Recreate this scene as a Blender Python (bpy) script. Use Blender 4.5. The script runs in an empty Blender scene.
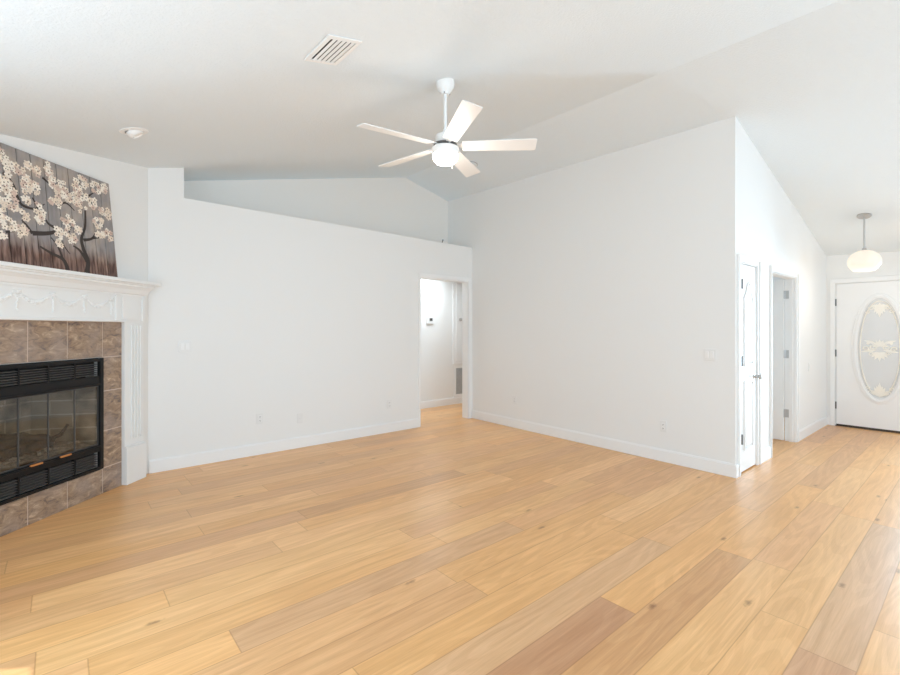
import bpy, bmesh, math, random
from mathutils import Vector, Matrix
random.seed(7)
R = math.radians
scene = bpy.context.scene
col = scene.collection

# ------------------------------------------------------------------ camera, world, lights, exposure
YAW = R(49.6)
cam_d = bpy.data.cameras.new('camera')
cam_d.sensor_width = 36.0
cam_d.lens = 459.0 / 900.0 * 36.0
cam_d.shift_y = (329.0 - 337.5) / 900.0
cam_d.clip_start = 0.05
cam = bpy.data.objects.new('camera', cam_d)
cam.location = (0, 0, 1.40)
cam.rotation_euler = (R(90), 0, YAW - R(90))
col.objects.link(cam)
scene.camera = cam

world = bpy.data.worlds.new('world')
scene.world = world
world.use_nodes = True
wn = world.node_tree.nodes
wn['Background'].inputs['Color'].default_value = (0.74, 0.93, 1.08, 1)
wn['Background'].inputs['Strength'].default_value = 1.6

def area(name, loc, rot, sx, sy, power, color=(1, 1, 1), spread=180):
    d = bpy.data.lights.new(name, 'AREA')
    d.shape = 'RECTANGLE'; d.size = sx; d.size_y = sy
    d.energy = power; d.color = color; d.spread = R(spread)
    o = bpy.data.objects.new(name, d)
    o.location = loc; o.rotation_euler = rot
    col.objects.link(o)
    return o
X_FILL = 8.53
DAY = (0.675, 0.92, 1.12)
area('daylight_south', (2.2, -3.32, 1.25), (R(106), 0, 0), 4.4, 2.2, 92, DAY)
area('daylight_foyer', (7.0, -3.32, 1.25), (R(102), 0, 0), 2.2, 2.0, 20, DAY)
area('daylight_west', (-0.70, 2.05, 1.25), (R(100), 0, R(-90)), 1.7, 2.0, 27, DAY)
area('foyer_sheen_fill', (X_FILL, 0.18, 1.15), (R(90), 0, R(90)), 0.36, 1.8, 40, DAY, 90)  # unseen fill lamp added beside the front door for the floor sheen
area('daylight_bedroom', (7.6, 4.85, 1.35), (R(90), 0, R(180)), 1.8, 1.4, 25, DAY)
sun_d = bpy.data.lights.new('sun', 'SUN')
sun_d.energy = 3.0; sun_d.angle = R(0.6); sun_d.color = (1.0, 0.95, 0.86)
sun = bpy.data.objects.new('sun', sun_d)
sun.rotation_euler = Vector((0.36, -0.25, -1.0)).to_track_quat('-Z', 'Y').to_euler()
col.objects.link(sun)

vs = scene.view_settings
vs.view_transform = 'Standard'; vs.look = 'None'; vs.gamma = 1.0; vs.use_curve_mapping = False
vs.exposure = 0.12
scene.cycles.use_denoising = True
scene.cycles.max_bounces = 14
scene.cycles.diffuse_bounces = 10
scene.cycles.glossy_bounces = 4
scene.cycles.transparent_max_bounces = 12
scene.cycles.sample_clamp_indirect = 8

# ------------------------------------------------------------------ helpers
def new_mat(name):
    m = bpy.data.materials.new(name); m.use_nodes = True
    return m, m.node_tree.nodes, m.node_tree.links, m.node_tree.nodes['Principled BSDF']

def mat(name, color, rough=0.5, metal=0.0, noise=0.0, nscale=30.0, bump=0.0, bscale=80.0, spec=0.5, coat=0.0):
    m, n, l, p = new_mat(name)
    p.inputs['Roughness'].default_value = rough
    p.inputs['Metallic'].default_value = metal
    p.inputs['Specular IOR Level'].default_value = spec
    p.inputs['Coat Weight'].default_value = coat
    p.inputs['Base Color'].default_value = (*color, 1)
    tc = n.new('ShaderNodeTexCoord')
    if noise:
        nt = n.new('ShaderNodeTexNoise'); nt.inputs['Scale'].default_value = nscale; nt.inputs['Detail'].default_value = 4
        l.new(tc.outputs['Object'], nt.inputs['Vector'])
        r = n.new('ShaderNodeValToRGB')
        r.color_ramp.elements[0].position = 0.3; r.color_ramp.elements[1].position = 0.7
        r.color_ramp.elements[0].color = (*[c * (1 - noise) for c in color], 1)
        r.color_ramp.elements[1].color = (*[min(1, c * (1 + noise)) for c in color], 1)
        l.new(nt.outputs['Fac'], r.inputs['Fac']); l.new(r.outputs['Color'], p.inputs['Base Color'])
    if bump:
        nb = n.new('ShaderNodeTexNoise'); nb.inputs['Scale'].default_value = bscale; nb.inputs['Detail'].default_value = 3
        l.new(tc.outputs['Object'], nb.inputs['Vector'])
        b = n.new('ShaderNodeBump'); b.inputs['Strength'].default_value = bump; b.inputs['Distance'].default_value = 0.01
        l.new(nb.outputs['Fac'], b.inputs['Height']); l.new(b.outputs['Normal'], p.inputs['Normal'])
    return m

def emit(name, color, strength):
    m, n, l, p = new_mat(name)
    p.inputs['Base Color'].default_value = (*color, 1)
    p.inputs['Emission Color'].default_value = (*color, 1)
    p.inputs['Emission Strength'].default_value = strength
    return m

class MB:
    """collects shapes, builds them as one mesh object"""
    def __init__(s): s.v = []; s.f = []; s.smooth = []
    def add(s, vs_, fs, smooth=False):
        k = len(s.v); s.v += [tuple(v) for v in vs_]
        for f in fs: s.f.append(tuple(k + i for i in f)); s.smooth.append(smooth)
    def box(s, x0, x1, y0, y1, z0, z1):
        s.add([(x, y, z) for z in (z0, z1) for y in (y0, y1) for x in (x0, x1)],
              [(0, 2, 3, 1), (4, 5, 7, 6), (0, 1, 5, 4), (2, 6, 7, 3), (0, 4, 6, 2), (1, 3, 7, 5)])
    def hexa(s, p):  # 8 points: bottom 4 ccw, top 4 ccw
        s.add(p, [(0, 3, 2, 1), (4, 5, 6, 7), (0, 1, 5, 4), (1, 2, 6, 5), (2, 3, 7, 6), (3, 0, 4, 7)])
    def prism(s, poly, y0, y1):  # polygon in (x,z), extruded along y
        n = len(poly)
        s.add([(x, y0, z) for x, z in poly] + [(x, y1, z) for x, z in poly],
              [tuple(range(n)), tuple(range(2 * n - 1, n - 1, -1))] + [(i, i + n, (i + 1) % n + n, (i + 1) % n) for i in range(n)])
    def tube(s, pts, r, seg=8, cap=True):
        pts = [Vector(p) for p in pts]; n = len(pts)
        rr = r if isinstance(r, (list, tuple)) else [r] * n
        vs_ = []; up = None
        for i, p in enumerate(pts):
            d = (pts[min(i + 1, n - 1)] - pts[max(i - 1, 0)]).normalized()
            if up is None: up = Vector((0, 0, 1)) if abs(d.z) < .9 else Vector((1, 0, 0))
            a = d.cross(up).normalized(); b = a.cross(d).normalized(); up = b
            for k in range(seg):
                t = 2 * math.pi * k / seg
                vs_.append(p + (a * math.cos(t) + b * math.sin(t)) * rr[i])
        fs = []
        for i in range(n - 1):
            for k in range(seg):
                k2 = (k + 1) % seg
                fs.append((i * seg + k, i * seg + k2, (i + 1) * seg + k2, (i + 1) * seg + k))
        if cap:
            fs.append(tuple(range(seg - 1, -1, -1))); fs.append(tuple((n - 1) * seg + k for k in range(seg)))
        s.add(vs_, fs, True)
    def lathe(s, prof, seg=32, M=None):  # profile (r,z)
        M = M or Matrix(); vs_ = []; fs = []; n = len(prof)
        for r, z in prof:
            for k in range(seg):
                t = 2 * math.pi * k / seg
                vs_.append(M @ Vector((r * math.cos(t), r * math.sin(t), z)))
        for i in range(n - 1):
            for k in range(seg):
                k2 = (k + 1) % seg
                fs.append((i * seg + k, i * seg + k2, (i + 1) * seg + k2, (i + 1) * seg + k))
        if prof[0][0] > 1e-5: fs.append(tuple(range(seg - 1, -1, -1)))
        if prof[-1][0] > 1e-5: fs.append(tuple((n - 1) * seg + k for k in range(seg)))
        s.add(vs_, fs, True)
    def blob(s, c, rx, ry, rz, seg=8, rings=5, jitter=0.0):
        vs_ = []; fs = []
        for i in range(rings + 1):
            ph = math.pi * i / rings
            for k in range(seg):
                t = 2 * math.pi * k / seg; j = 1 + random.uniform(-jitter, jitter)
                vs_.append((c[0] + rx * j * math.sin(ph) * math.cos(t), c[1] + ry * j * math.sin(ph) * math.sin(t), c[2] + rz * math.cos(ph)))
        for i in range(rings):
            for k in range(seg):
                k2 = (k + 1) % seg
                fs.append((i * seg + k, (i + 1) * seg + k, (i + 1) * seg + k2, i * seg + k2))
        s.add(vs_, fs, True)
    def build(s, name, m, parent=None, bevel=0.0, seg=2):
        me = bpy.data.meshes.new(name); me.from_pydata(s.v, [], s.f)
        bm = bmesh.new(); bm.from_mesh(me)
        bmesh.ops.remove_doubles(bm, verts=bm.verts, dist=1e-6)
        bmesh.ops.recalc_face_normals(bm, faces=bm.faces)
        bm.to_mesh(me); bm.free()
        if any(s.smooth):
            for p in me.polygons: p.use_smooth = True
            me.set_sharp_from_angle(angle=R(38))
        o = bpy.data.objects.new(name, me); col.objects.link(o)
        if isinstance(m, (list, tuple)):
            for x in m: me.materials.append(x)
        else: me.materials.append(m)
        if parent: o.parent = parent
        if bevel:
            b = o.modifiers.new('bevel', 'BEVEL'); b.width = bevel; b.segments = seg; b.limit_method = 'ANGLE'; b.angle_limit = R(40)
        return o

def tag(o, label=None, cat=None, group=None, kind=None):
    if label: o['label'] = label
    if cat: o['category'] = cat
    if group: o['group'] = group
    if kind: o['kind'] = kind
    return o

def thing(name, label, cat, loc=(0, 0, 0), rz=0.0, group=None):
    o = bpy.data.objects.new(name, None); o.empty_display_size = 0.1
    o.location = loc; o.rotation_euler = (0, 0, rz); col.objects.link(o)
    return tag(o, label, cat, group)

def struct(o):
    o['kind'] = 'structure'; return o

# ------------------------------------------------------------------ materials
M_wall = mat('wall_paint', (0.83, 0.83, 0.82), 0.65, bump=0.02, bscale=160)
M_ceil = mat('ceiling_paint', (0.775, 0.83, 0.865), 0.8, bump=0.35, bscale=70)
M_trim = mat('trim_paint', (0.87, 0.87, 0.865), 0.35)
M_door = mat('door_paint', (0.85, 0.85, 0.845), 0.38)
M_mantel = mat('mantel_paint', (0.84, 0.85, 0.85), 0.35)
M_plate = mat('plate_plastic', (0.80, 0.80, 0.79), 0.35)
M_slot = mat('slot_dark', (0.06, 0.06, 0.06), 0.6)
M_nickel = mat('brushed_nickel', (0.55, 0.54, 0.53), 0.32, 1.0)
M_nickel_dk = mat('satin_hinge_metal', (0.20, 0.20, 0.20), 0.4, 0.8)
M_black = mat('black_metal', (0.010, 0.010, 0.011), 0.45, 0.0, bump=0.02, bscale=300, spec=0.25)
M_louver = mat('louver_metal', (0.10, 0.093, 0.088), 0.45)
M_fan = mat('fan_white', (0.86, 0.86, 0.85), 0.35)
M_orange = mat('amber_handle', (0.55, 0.20, 0.05), 0.35, coat=0.5)
M_log = mat('charred_log', (0.055, 0.045, 0.04), 0.9, noise=0.6, nscale=25, bump=0.6, bscale=40)
M_ash = mat('ember_ash', (0.34, 0.28, 0.22), 0.95, noise=0.45, nscale=40, bump=0.7, bscale=60)
M_grout = mat('tile_grout', (0.62, 0.50, 0.42), 0.85)
M_sweep = mat('door_sweep', (0.05, 0.035, 0.025), 0.5)
M_vent_shade = mat('duct_shade', (0.04, 0.04, 0.04), 0.8)  # flat dark colour stands for shade inside the duct
M_grille = mat('grille_grey', (0.42, 0.42, 0.42), 0.5)

def tile_mat():
    m, n, l, p = new_mat('slate_look_tile')
    tc = n.new('ShaderNodeTexCoord')
    mp = n.new('ShaderNodeMapping'); mp.inputs['Rotation'].default_value = (0, R(35), 0); mp.inputs['Scale'].default_value = (1.0, 1, 2.0)
    l.new(tc.outputs['Object'], mp.inputs['Vector'])
    n1 = n.new('ShaderNodeTexNoise'); n1.inputs['Scale'].default_value = 11; n1.inputs['Detail'].default_value = 8; n1.inputs['Roughness'].default_value = 0.68; n1.inputs['Distortion'].default_value = 1.1
    l.new(mp.outputs['Vector'], n1.inputs['Vector'])
    r = n.new('ShaderNodeValToRGB'); e = r.color_ramp.elements
    e[0].position = 0.33; e[0].color = (0.12, 0.092, 0.085, 1)
    e[1].position = 0.68; e[1].color = (0.62, 0.46, 0.325, 1)
    x = e.new(0.45); x.color = (0.28, 0.19, 0.13, 1)
    x = e.new(0.58); x.color = (0.40, 0.285, 0.195, 1)
    l.new(n1.outputs['Fac'], r.inputs['Fac'])
    n2 = n.new('ShaderNodeTexNoise'); n2.inputs['Scale'].default_value = 4.5; n2.inputs['Detail'].default_value = 3
    l.new(tc.outputs['Object'], n2.inputs['Vector'])
    r2 = n.new('ShaderNodeValToRGB'); r2.color_ramp.elements[0].position = 0.4; r2.color_ramp.elements[1].position = 0.65
    l.new(n2.outputs['Fac'], r2.inputs['Fac'])
    mx = n.new('ShaderNodeMixRGB'); mx.blend_type = 'MIX'; mx.inputs['Color2'].default_value = (0.37, 0.31, 0.285, 1)
    ml = n.new('ShaderNodeMath'); ml.operation = 'MULTIPLY'; ml.inputs[1].default_value = 0.45
    l.new(r2.outputs['Color'], ml.inputs[0]); l.new(ml.outputs[0], mx.inputs['Fac']); l.new(r.outputs['Color'], mx.inputs['Color1'])
    l.new(mx.outputs['Color'], p.inputs['Base Color'])
    b = n.new('ShaderNodeBump'); b.inputs['Strength'].default_value = 0.35; b.inputs['Distance'].default_value = 0.006
    l.new(n1.outputs['Fac'], b.inputs['Height']); l.new(b.outputs['Normal'], p.inputs['Normal'])
    p.inputs['Roughness'].default_value = 0.45
    return m
M_tile = tile_mat()

def brick_mat():
    m, n, l, p = new_mat('fire_brick')
    tc = n.new('ShaderNodeTexCoord')
    sp = n.new('ShaderNodeSeparateXYZ'); l.new(tc.outputs['Object'], sp.inputs[0])
    ad = n.new('ShaderNodeMath'); ad.operation = 'ADD'; l.new(sp.outputs['X'], ad.inputs[0]); l.new(sp.outputs['Y'], ad.inputs[1])
    cb = n.new('ShaderNodeCombineXYZ'); l.new(ad.outputs[0], cb.inputs['X']); l.new(sp.outputs['Z'], cb.inputs['Y'])
    bt = n.new('ShaderNodeTexBrick'); bt.inputs['Scale'].default_value = 1.0
    bt.inputs['Brick Width'].default_value = 0.23; bt.inputs['Row Height'].default_value = 0.115; bt.inputs['Mortar Size'].default_value = 0.006
    bt.inputs['Color1'].default_value = (0.52, 0.41, 0.29, 1); bt.inputs['Color2'].default_value = (0.44, 0.35, 0.25, 1); bt.inputs['Mortar'].default_value = (0.72, 0.60, 0.45, 1)
    l.new(cb.outputs[0], bt.inputs['Vector'])
    ns = n.new('ShaderNodeTexNoise'); ns.inputs['Scale'].default_value = 5; l.new(tc.outputs['Object'], ns.inputs['Vector'])
    rp = n.new('ShaderNodeValToRGB'); rp.color_ramp.elements[0].position = 0.35; rp.color_ramp.elements[1].position = 0.6
    rp.color_ramp.elements[0].color = (0.35, 0.33, 0.31, 1)
    l.new(ns.outputs['Fac'], rp.inputs['Fac'])
    mx = n.new('ShaderNodeMixRGB'); mx.blend_type = 'MULTIPLY'; mx.inputs['Fac'].default_value = 1
    l.new(bt.outputs['Color'], mx.inputs['Color1']); l.new(rp.outputs['Color'], mx.inputs['Color2'])
    l.new(mx.outputs['Color'], p.inputs['Base Color']); p.inputs['Roughness'].default_value = 0.9
    return m
M_brick = brick_mat()

def glass_mat(name, tint, gloss):
    m, n, l, p = new_mat(name)
    n.remove(p)
    t = n.new('ShaderNodeBsdfTransparent'); t.inputs['Color'].default_value = (*tint, 1)
    g = n.new('ShaderNodeBsdfGlossy'); g.inputs['Roughness'].default_value = 0.03; g.inputs['Color'].default_value = (0.8, 0.85, 0.9, 1)
    fr = n.new('ShaderNodeLayerWeight'); fr.inputs['Blend'].default_value = 0.5
    pw = n.new('ShaderNodeMath'); pw.operation = 'POWER'; pw.inputs[1].default_value = 3.0; l.new(fr.outputs['Facing'], pw.inputs[0])
    ml = n.new('ShaderNodeMath'); ml.operation = 'MULTIPLY_ADD'; ml.inputs[1].default_value = gloss; ml.inputs[2].default_value = 0.05
    l.new(pw.outputs[0], ml.inputs[0])
    mx = n.new('ShaderNodeMixShader'); l.new(ml.outputs[0], mx.inputs['Fac'])
    l.new(t.outputs[0], mx.inputs[1]); l.new(g.outputs[0], mx.inputs[2])
    l.new(mx.outputs[0], n['Material Output'].inputs['Surface'])
    return m
M_glass = glass_mat('smoked_door_glass', (0.84, 0.84, 0.83), 0.6)

def frosted(name, color, t):
    m, n, l, p = new_mat(name)
    p.inputs['Base Color'].default_value = (*color, 1); p.inputs['Roughness'].default_value = 0.25
    tr = n.new('ShaderNodeBsdfTranslucent'); tr.inputs['Color'].default_value = (*color, 1)
    mx = n.new('ShaderNodeMixShader'); mx.inputs['Fac'].default_value = t
    l.new(p.outputs[0], mx.inputs[1]); l.new(tr.outputs[0], mx.inputs[2])
    l.new(mx.outputs[0], n['Material Output'].inputs['Surface'])
    return m
M_frost = frosted('frosted_door_glass', (0.72, 0.72, 0.715), 0.05)
M_bevel = frosted('cream_bevelled_glass', (1.0, 0.97, 0.90), 0.25)

# floor: each plank carries its own colour; grain, knots and gaps are procedural
def floor_mat():
    m, n, l, p = new_mat('oak_planks')
    at = n.new('ShaderNodeAttribute'); at.attribute_name = 'plank'
    uv = n.new('ShaderNodeUVMap'); uv.uv_map = 'grain'
    ed = n.new('ShaderNodeUVMap'); ed.uv_map = 'edge'
    mp = n.new('ShaderNodeMapping'); mp.inputs['Scale'].default_value = (0.8, 12, 1)
    l.new(uv.outputs['UV'], mp.inputs['Vector'])
    g1 = n.new('ShaderNodeTexNoise'); g1.inputs['Scale'].default_value = 2.2; g1.inputs['Detail'].default_value = 7; g1.inputs['Roughness'].default_value = 0.6; g1.inputs['Distortion'].default_value = 0.35
    l.new(mp.outputs['Vector'], g1.inputs['Vector'])
    mp2 = n.new('ShaderNodeMapping'); mp2.inputs['Scale'].default_value = (4, 130, 1)
    l.new(uv.outputs['UV'], mp2.inputs['Vector'])
    g2 = n.new('ShaderNodeTexNoise'); g2.inputs['Scale'].default_value = 1.5; g2.inputs['Detail'].default_value = 3
    l.new(mp2.outputs['Vector'], g2.inputs['Vector'])
    # cathedral rings
    mp3 = n.new('ShaderNodeMapping'); mp3.inputs['Scale'].default_value = (0.55, 4.5, 1)
    l.new(uv.outputs['UV'], mp3.inputs['Vector'])
    wv = n.new('ShaderNodeTexNoise'); wv.inputs['Scale'].default_value = 1.1; wv.inputs['Detail'].default_value = 1.5; wv.inputs['Distortion'].default_value = 0.3
    l.new(mp3.outputs['Vector'], wv.inputs['Vector'])
    k1 = n.new('ShaderNodeMath'); k1.operation = 'MULTIPLY'; k1.inputs[1].default_value = 70; l.new(wv.outputs['Fac'], k1.inputs[0])
    k2 = n.new('ShaderNodeMath'); k2.operation = 'SINE'; l.new(k1.outputs[0], k2.inputs[0])
    def ramp(src, p0, p1, c0, c1):
        r = n.new('ShaderNodeValToRGB'); e = r.color_ramp.elements
        e[0].position = p0; e[1].position = p1; e[0].color = (*c0, 1); e[1].color = (*c1, 1)
        l.new(src, r.inputs['Fac']); return r.outputs['Color']
    def mul(a, b, f=1.0):
        x = n.new('ShaderNodeMixRGB'); x.blend_type = 'MULTIPLY'; x.inputs['Fac'].default_value = f
        l.new(a, x.inputs['Color1']); l.new(b, x.inputs['Color2']); return x.outputs['Color']
    c = mul(at.outputs['Color'], ramp(g1.outputs['Fac'], 0.30, 0.66, (0.88, 0.84, 0.80), (1.04, 1.045, 1.05)))
    c = mul(c, ramp(g2.outputs['Fac'], 0.30, 0.70, (0.92, 0.90, 0.88), (1.02, 1.02, 1.02)))
    c = mul(c, ramp(k2.outputs[0], 0.0, 0.35, (0.93, 0.90, 0.87), (1, 1, 1)), 0.8)
    # knots
    mk = n.new('ShaderNodeMapping'); mk.inputs['Scale'].default_value = (0.55, 1.5, 1)
    l.new(uv.outputs['UV'], mk.inputs['Vector'])
    vo = n.new('ShaderNodeTexVoronoi'); vo.inputs['Scale'].default_value = 0.95; vo.voronoi_dimensions = '2D'
    l.new(mk.outputs['Vector'], vo.inputs['Vector'])
    nd = n.new('ShaderNodeTexNoise'); nd.inputs['Scale'].default_value = 40; l.new(uv.outputs['UV'], nd.inputs['Vector'])
    kk = n.new('ShaderNodeMath'); kk.operation = 'MULTIPLY_ADD'; kk.inputs[1].default_value = 0.03; l.new(nd.outputs['Fac'], kk.inputs[0]); l.new(vo.outputs['Distance'], kk.inputs[2])
    c = mul(c, ramp(kk.outputs[0], 0.018, 0.040, (0.50, 0.42, 0.35), (1, 1, 1)))
    # gaps between planks (metres from the plank edges, stored in a uv map)
    sx = n.new('ShaderNodeSeparateXYZ'); l.new(ed.outputs['UV'], sx.inputs[0])
    pr = n.new('ShaderNodeMath'); pr.operation = 'PINGPONG'; pr.inputs[1].default_value = 0.5; l.new(sx.outputs['Y'], pr.inputs[0])
    pm = n.new('ShaderNodeMath'); pm.operation = 'MULTIPLY'; pm.inputs[1].default_value = 0.194; l.new(pr.outputs[0], pm.inputs[0])
    mn = n.new('ShaderNodeMath'); mn.operation = 'MINIMUM'; l.new(pm.outputs[0], mn.inputs[0]); l.new(sx.outputs['X'], mn.inputs[1])
    c = mul(c, ramp(mn.outputs[0], 0.0004, 0.0020, (0.70, 0.63, 0.56), (1, 1, 1)))
    l.new(c, p.inputs['Base Color'])
    b = n.new('ShaderNodeBump'); b.inputs['Strength'].default_value = 0.12; b.inputs['Distance'].default_value = 0.003
    l.new(g2.outputs['Fac'], b.inputs['Height']); l.new(b.outputs['Normal'], p.inputs['Normal'])
    p.inputs['Roughness'].default_value = 0.31; p.inputs['Specular IOR Level'].default_value = 0.5
    return m
M_floor = floor_mat()

# ------------------------------------------------------------------ room shell
def zr(Y): return 3.567 + 0.033 * Y
def xr(Y): return 3.9435 + 0.0265 * Y
def zc(X, Y):
    return zr(Y) - (0.2277 * (xr(Y) - X) if X < xr(Y) else 0.25 * (X - xr(Y)))

X_W, X_E, Y_S, Y_N = -0.796, 8.57, -3.4, 5.28
Y_FAR, Y_HALL, Y_F = 5.896, 6.456, 1.55
X_RS, X_RN = 4.845, 4.955               # right wall at its outer corner / at the inner corner
RS, RN = (X_RS, Y_F), (X_RN, Y_N)
def x_right(Y): return X_RS + (X_RN - X_RS) * (Y - Y_F) / (Y_N - Y_F)

# floor planks
PW, P0 = 0.194, 0.35
fixed = {4: [(2.155, None, None)], 0: [(2.478, None, None)], 7: [(1.716, None, None)], 9: [(0.60, None, None)],
         11: [(-0.077, None, None)], 12: [(0.425, None, None)], 14: [(-0.108, None, None)], 18: [(0.749, None, None)], 17: [(-0.239, None, None)], 20: [(0.546, None, None)]}
tones = [(0.84, 0.475, 0.20), (0.80, 0.45, 0.188), (0.85, 0.50, 0.222), (0.78, 0.44, 0.205), (0.82, 0.455, 0.183), (0.86, 0.51, 0.238), (0.80, 0.46, 0.216)]
pink = (0.585, 0.315, 0.165)
special = {(4, 'L'): pink, (0, 'L'): (0.66, 0.38, 0.21), (0, 'R'): (0.70, 0.43, 0.235), (5, 'M'): (0.735, 0.445, 0.235), (9, 'M'): (0.70, 0.41, 0.21)}
fv, ff, fc, fg, fe = [], [], [], [], []
k_lo, k_hi = int((Y_S - 0.2 - P0) / PW) - 1, int((Y_HALL + 0.2 - P0) / PW) + 1
rf = random.Random(11)
for k in range(k_lo, k_hi):
    y0, y1 = P0 + k * PW, P0 + (k + 1) * PW
    js = []
    fx = fixed.get(k)
    x = (fx[0][0] if fx else rf.uniform(-0.8, 1.4))
    a = x
    js.append(x)
    while a < 9.2: a += rf.choice((1.5, 1.85, 2.1)) * rf.uniform(0.92, 1.06); js.append(a)
    a = x
    while a > -1.2: a -= rf.choice((1.5, 1.85, 2.1)) * rf.uniform(0.92, 1.06); js.append(a)
    js.sort()
    for a, b in zip(js[:-1], js[1:]):
        t = rf.choice(tones); s_ = rf.uniform(0.95, 1.04)
        if rf.random() < 0.10: t = tuple((u + v) / 2 for u, v in zip(t, pink))
        if fx and abs(b - x) < 1e-6 and (k, 'L') in special: t = special[(k, 'L')]; s_ = 1
        if fx and abs(a - x) < 1e-6 and (k, 'R') in special: t = special[(k, 'R')]; s_ = 1
        if (k, 'M') in special and a < 1.8 < b: t = special[(k, 'M')]; s_ = 1
        ou, ov = rf.uniform(0, 60), rf.uniform(0, 60)
        m = (a + b) / 2
        for (p, q, ea, eb) in ((a, m, 0.0, m - a), (m, b, b - m, 0.0)):
            i = len(fv)
            fv += [(p, y0, 0), (q, y0, 0), (q, y1, 0), (p, y1, 0)]
            ff.append((i, i + 1, i + 2, i + 3))
            fc += [tuple(c * s_ for c in t)] * 4
            fg += [(p + ou, ov), (q + ou, ov), (q + ou, ov + PW), (p + ou, ov + PW)]
            fe += [(ea, 0), (eb, 0), (eb, 1), (ea, 1)]
me = bpy.data.meshes.new('floor'); me.from_pydata(fv, [], ff)
ca = me.color_attributes.new('plank', 'FLOAT_COLOR', 'CORNER')
u1 = me.uv_layers.new(name='grain'); u2 = me.uv_layers.new(name='edge')
for i in range(len(fv)):
    ca.data[i].color = (*fc[i], 1); u1.data[i].uv = fg[i]; u2.data[i].uv = fe[i]
me.materials.append(M_floor)
floor = bpy.data.objects.new('floor', me); col.objects.link(floor); struct(floor)

# ceiling slab with the ridge
mb = MB()
for (xa, xb) in (('w', 'r'), ('r', 'e')):
    pts = []
    for Y in (-3.6, 6.7):
        pts.append([(-1.0 if q == 'w' else xr(Y) if q == 'r' else 8.75, Y) for q in (xa, xb)])
    (a, b), (d, c) = pts
    lo = [(x, y, zc(x, y)) for x, y in (a, b, c, d)]
    mb.hexa(lo + [(x, y, z + 0.12) for x, y, z in lo])
struct(mb.build('ceiling', M_ceil))

T = 0.12
def seg(mb, P, Q, zb, zt, n, th=T):
    """wall piece from P to Q; zb, zt = (z at P, z at Q); n = direction away from the room"""
    P2, Q2 = (P[0] + n[0] * th, P[1] + n[1] * th), (Q[0] + n[0] * th, Q[1] + n[1] * th)
    xy = [P, Q, Q2, P2]; b = [zb[0], zb[1], zb[1], zb[0]]; t = [zt[0], zt[1], zt[1], zt[0]]
    mb.hexa([(x, y, z) for (x, y), z in zip(xy, b)] + [(x, y, z) for (x, y), z in zip(xy, t)])
def top(P): return zc(*P) + 0.03
LEDGE = lambda X: 2.725 - (X - 0.96) * 0.0113

# left wall (with doorway) - low under the plant ledge, full height at its west end
mb = MB()
N = (0, 1)
pA, pB = (0.654, Y_N), (0.96, Y_N)
seg(mb, pA, pB, (0, 0), (top(pA), top(pB)), N)
dl, dr, dh = 3.93, 4.87, 2.145
seg(mb, pB, (dl, Y_N), (0, 0), (LEDGE(0.96), LEDGE(dl)), N)
seg(mb, (dl, Y_N), (dr, Y_N), (dh, dh), (LEDGE(dl), LEDGE(dr)), N)
seg(mb, (dr, Y_N), (X_RN + 0.1, Y_N), (0, 0), (LEDGE(dr), LEDGE(X_RN + 0.1)), N)
struct(mb.build('wall_left', M_wall))
# plant ledge (also the ceiling of the hall behind)
mb = MB()
a = 0.10
for X0, X1 in ((0.9, 7.2),):
    mb.hexa([(X0, Y_N + 0.02, LEDGE(X0) - a), (X1, Y_N + 0.02, LEDGE(X1) - a), (X1, 6.6, LEDGE(X1) - a), (X0, 6.6, LEDGE(X0) - a),
             (X0, Y_N + 0.02, LEDGE(X0) - 0.002), (X1, Y_N + 0.02, LEDGE(X1) - 0.002), (X1, 6.6, LEDGE(X1) - 0.002), (X0, 6.6, LEDGE(X0) - 0.002)])
struct(mb.build('ceiling_hall', M_wall))
mb = MB()
XR_ = xr(Y_FAR)
seg(mb, (0.84, Y_FAR), (XR_, Y_FAR), (2.66, 2.66), (top((0.84, Y_FAR)), top((XR_, Y_FAR))), N)
seg(mb, (XR_, Y_FAR), (5.1, Y_FAR), (2.66, 2.66), (top((XR_, Y_FAR)), top((5.1, Y_FAR))), N)
struct(mb.build('wall_niche', mat('wall_paint_warm_tint', (0.85, 0.815, 0.775), 0.65)))  # same wall paint, colour warmed to offset the bluish light on it
mb = MB()
seg(mb, (0.96, Y_N + T), (0.96, Y_FAR + 0.05), (2.66, 2.66), (top((0.96, Y_N)), top((0.96, Y_FAR))), (-1, 0))
struct(mb.build('wall_niche_end', M_wall))
# right wall
mb = MB()
RE = (x_right(Y_FAR + 0.05), Y_FAR + 0.05)
seg(mb, RS, RN, (0, 0), (top(RS), top(RN)), (1, 0))
seg(mb, RN, RE, (2.66, 2.66), (top(RN), top(RE)), (1, 0))
struct(mb.build('wall_right', M_wall))
# foyer wall with two door openings
c0, c1 = 4.975, 5.465      # closet door
b0, b1 = 5.95, 6.93        # bedroom doorway
DH1, DH2 = 2.05, 2.035
mb = MB()
def fs(xa, xb, z0=0.0): seg(mb, (xa, Y_F), (xb, Y_F), (z0, z0), (top((xa, Y_F)), top((xb, Y_F))), N, 0.11)
fs(X_RS + T, c0); fs(c0, c1, DH1); fs(c1, b0); fs(b0, b1, DH2); fs(b1, X_E + 0.1)
struct(mb.build('wall_foyer', M_wall))
# front wall with the entrance
f0, f1, FH = 0.51, 1.45, 2.06
mb = MB()
def es(ya, yb, z0=0.0): seg(mb, (X_E, ya), (X_E, yb), (z0, z0), (top((X_E, ya)), top((X_E, yb))), (1, 0))
es(-3.5, 0.0); es(0.0, 0.36, 2.06); seg(mb, (X_E, 0.0), (X_E, 0.36), (0, 0), (.15, .15), (1, 0)); es(0.36, f0); es(f0, f1, FH); es(f1, Y_F + 0.05)  # includes an unseen opening added for the sheen lamp
struct(mb.build('wall_front', M_wall))
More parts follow.
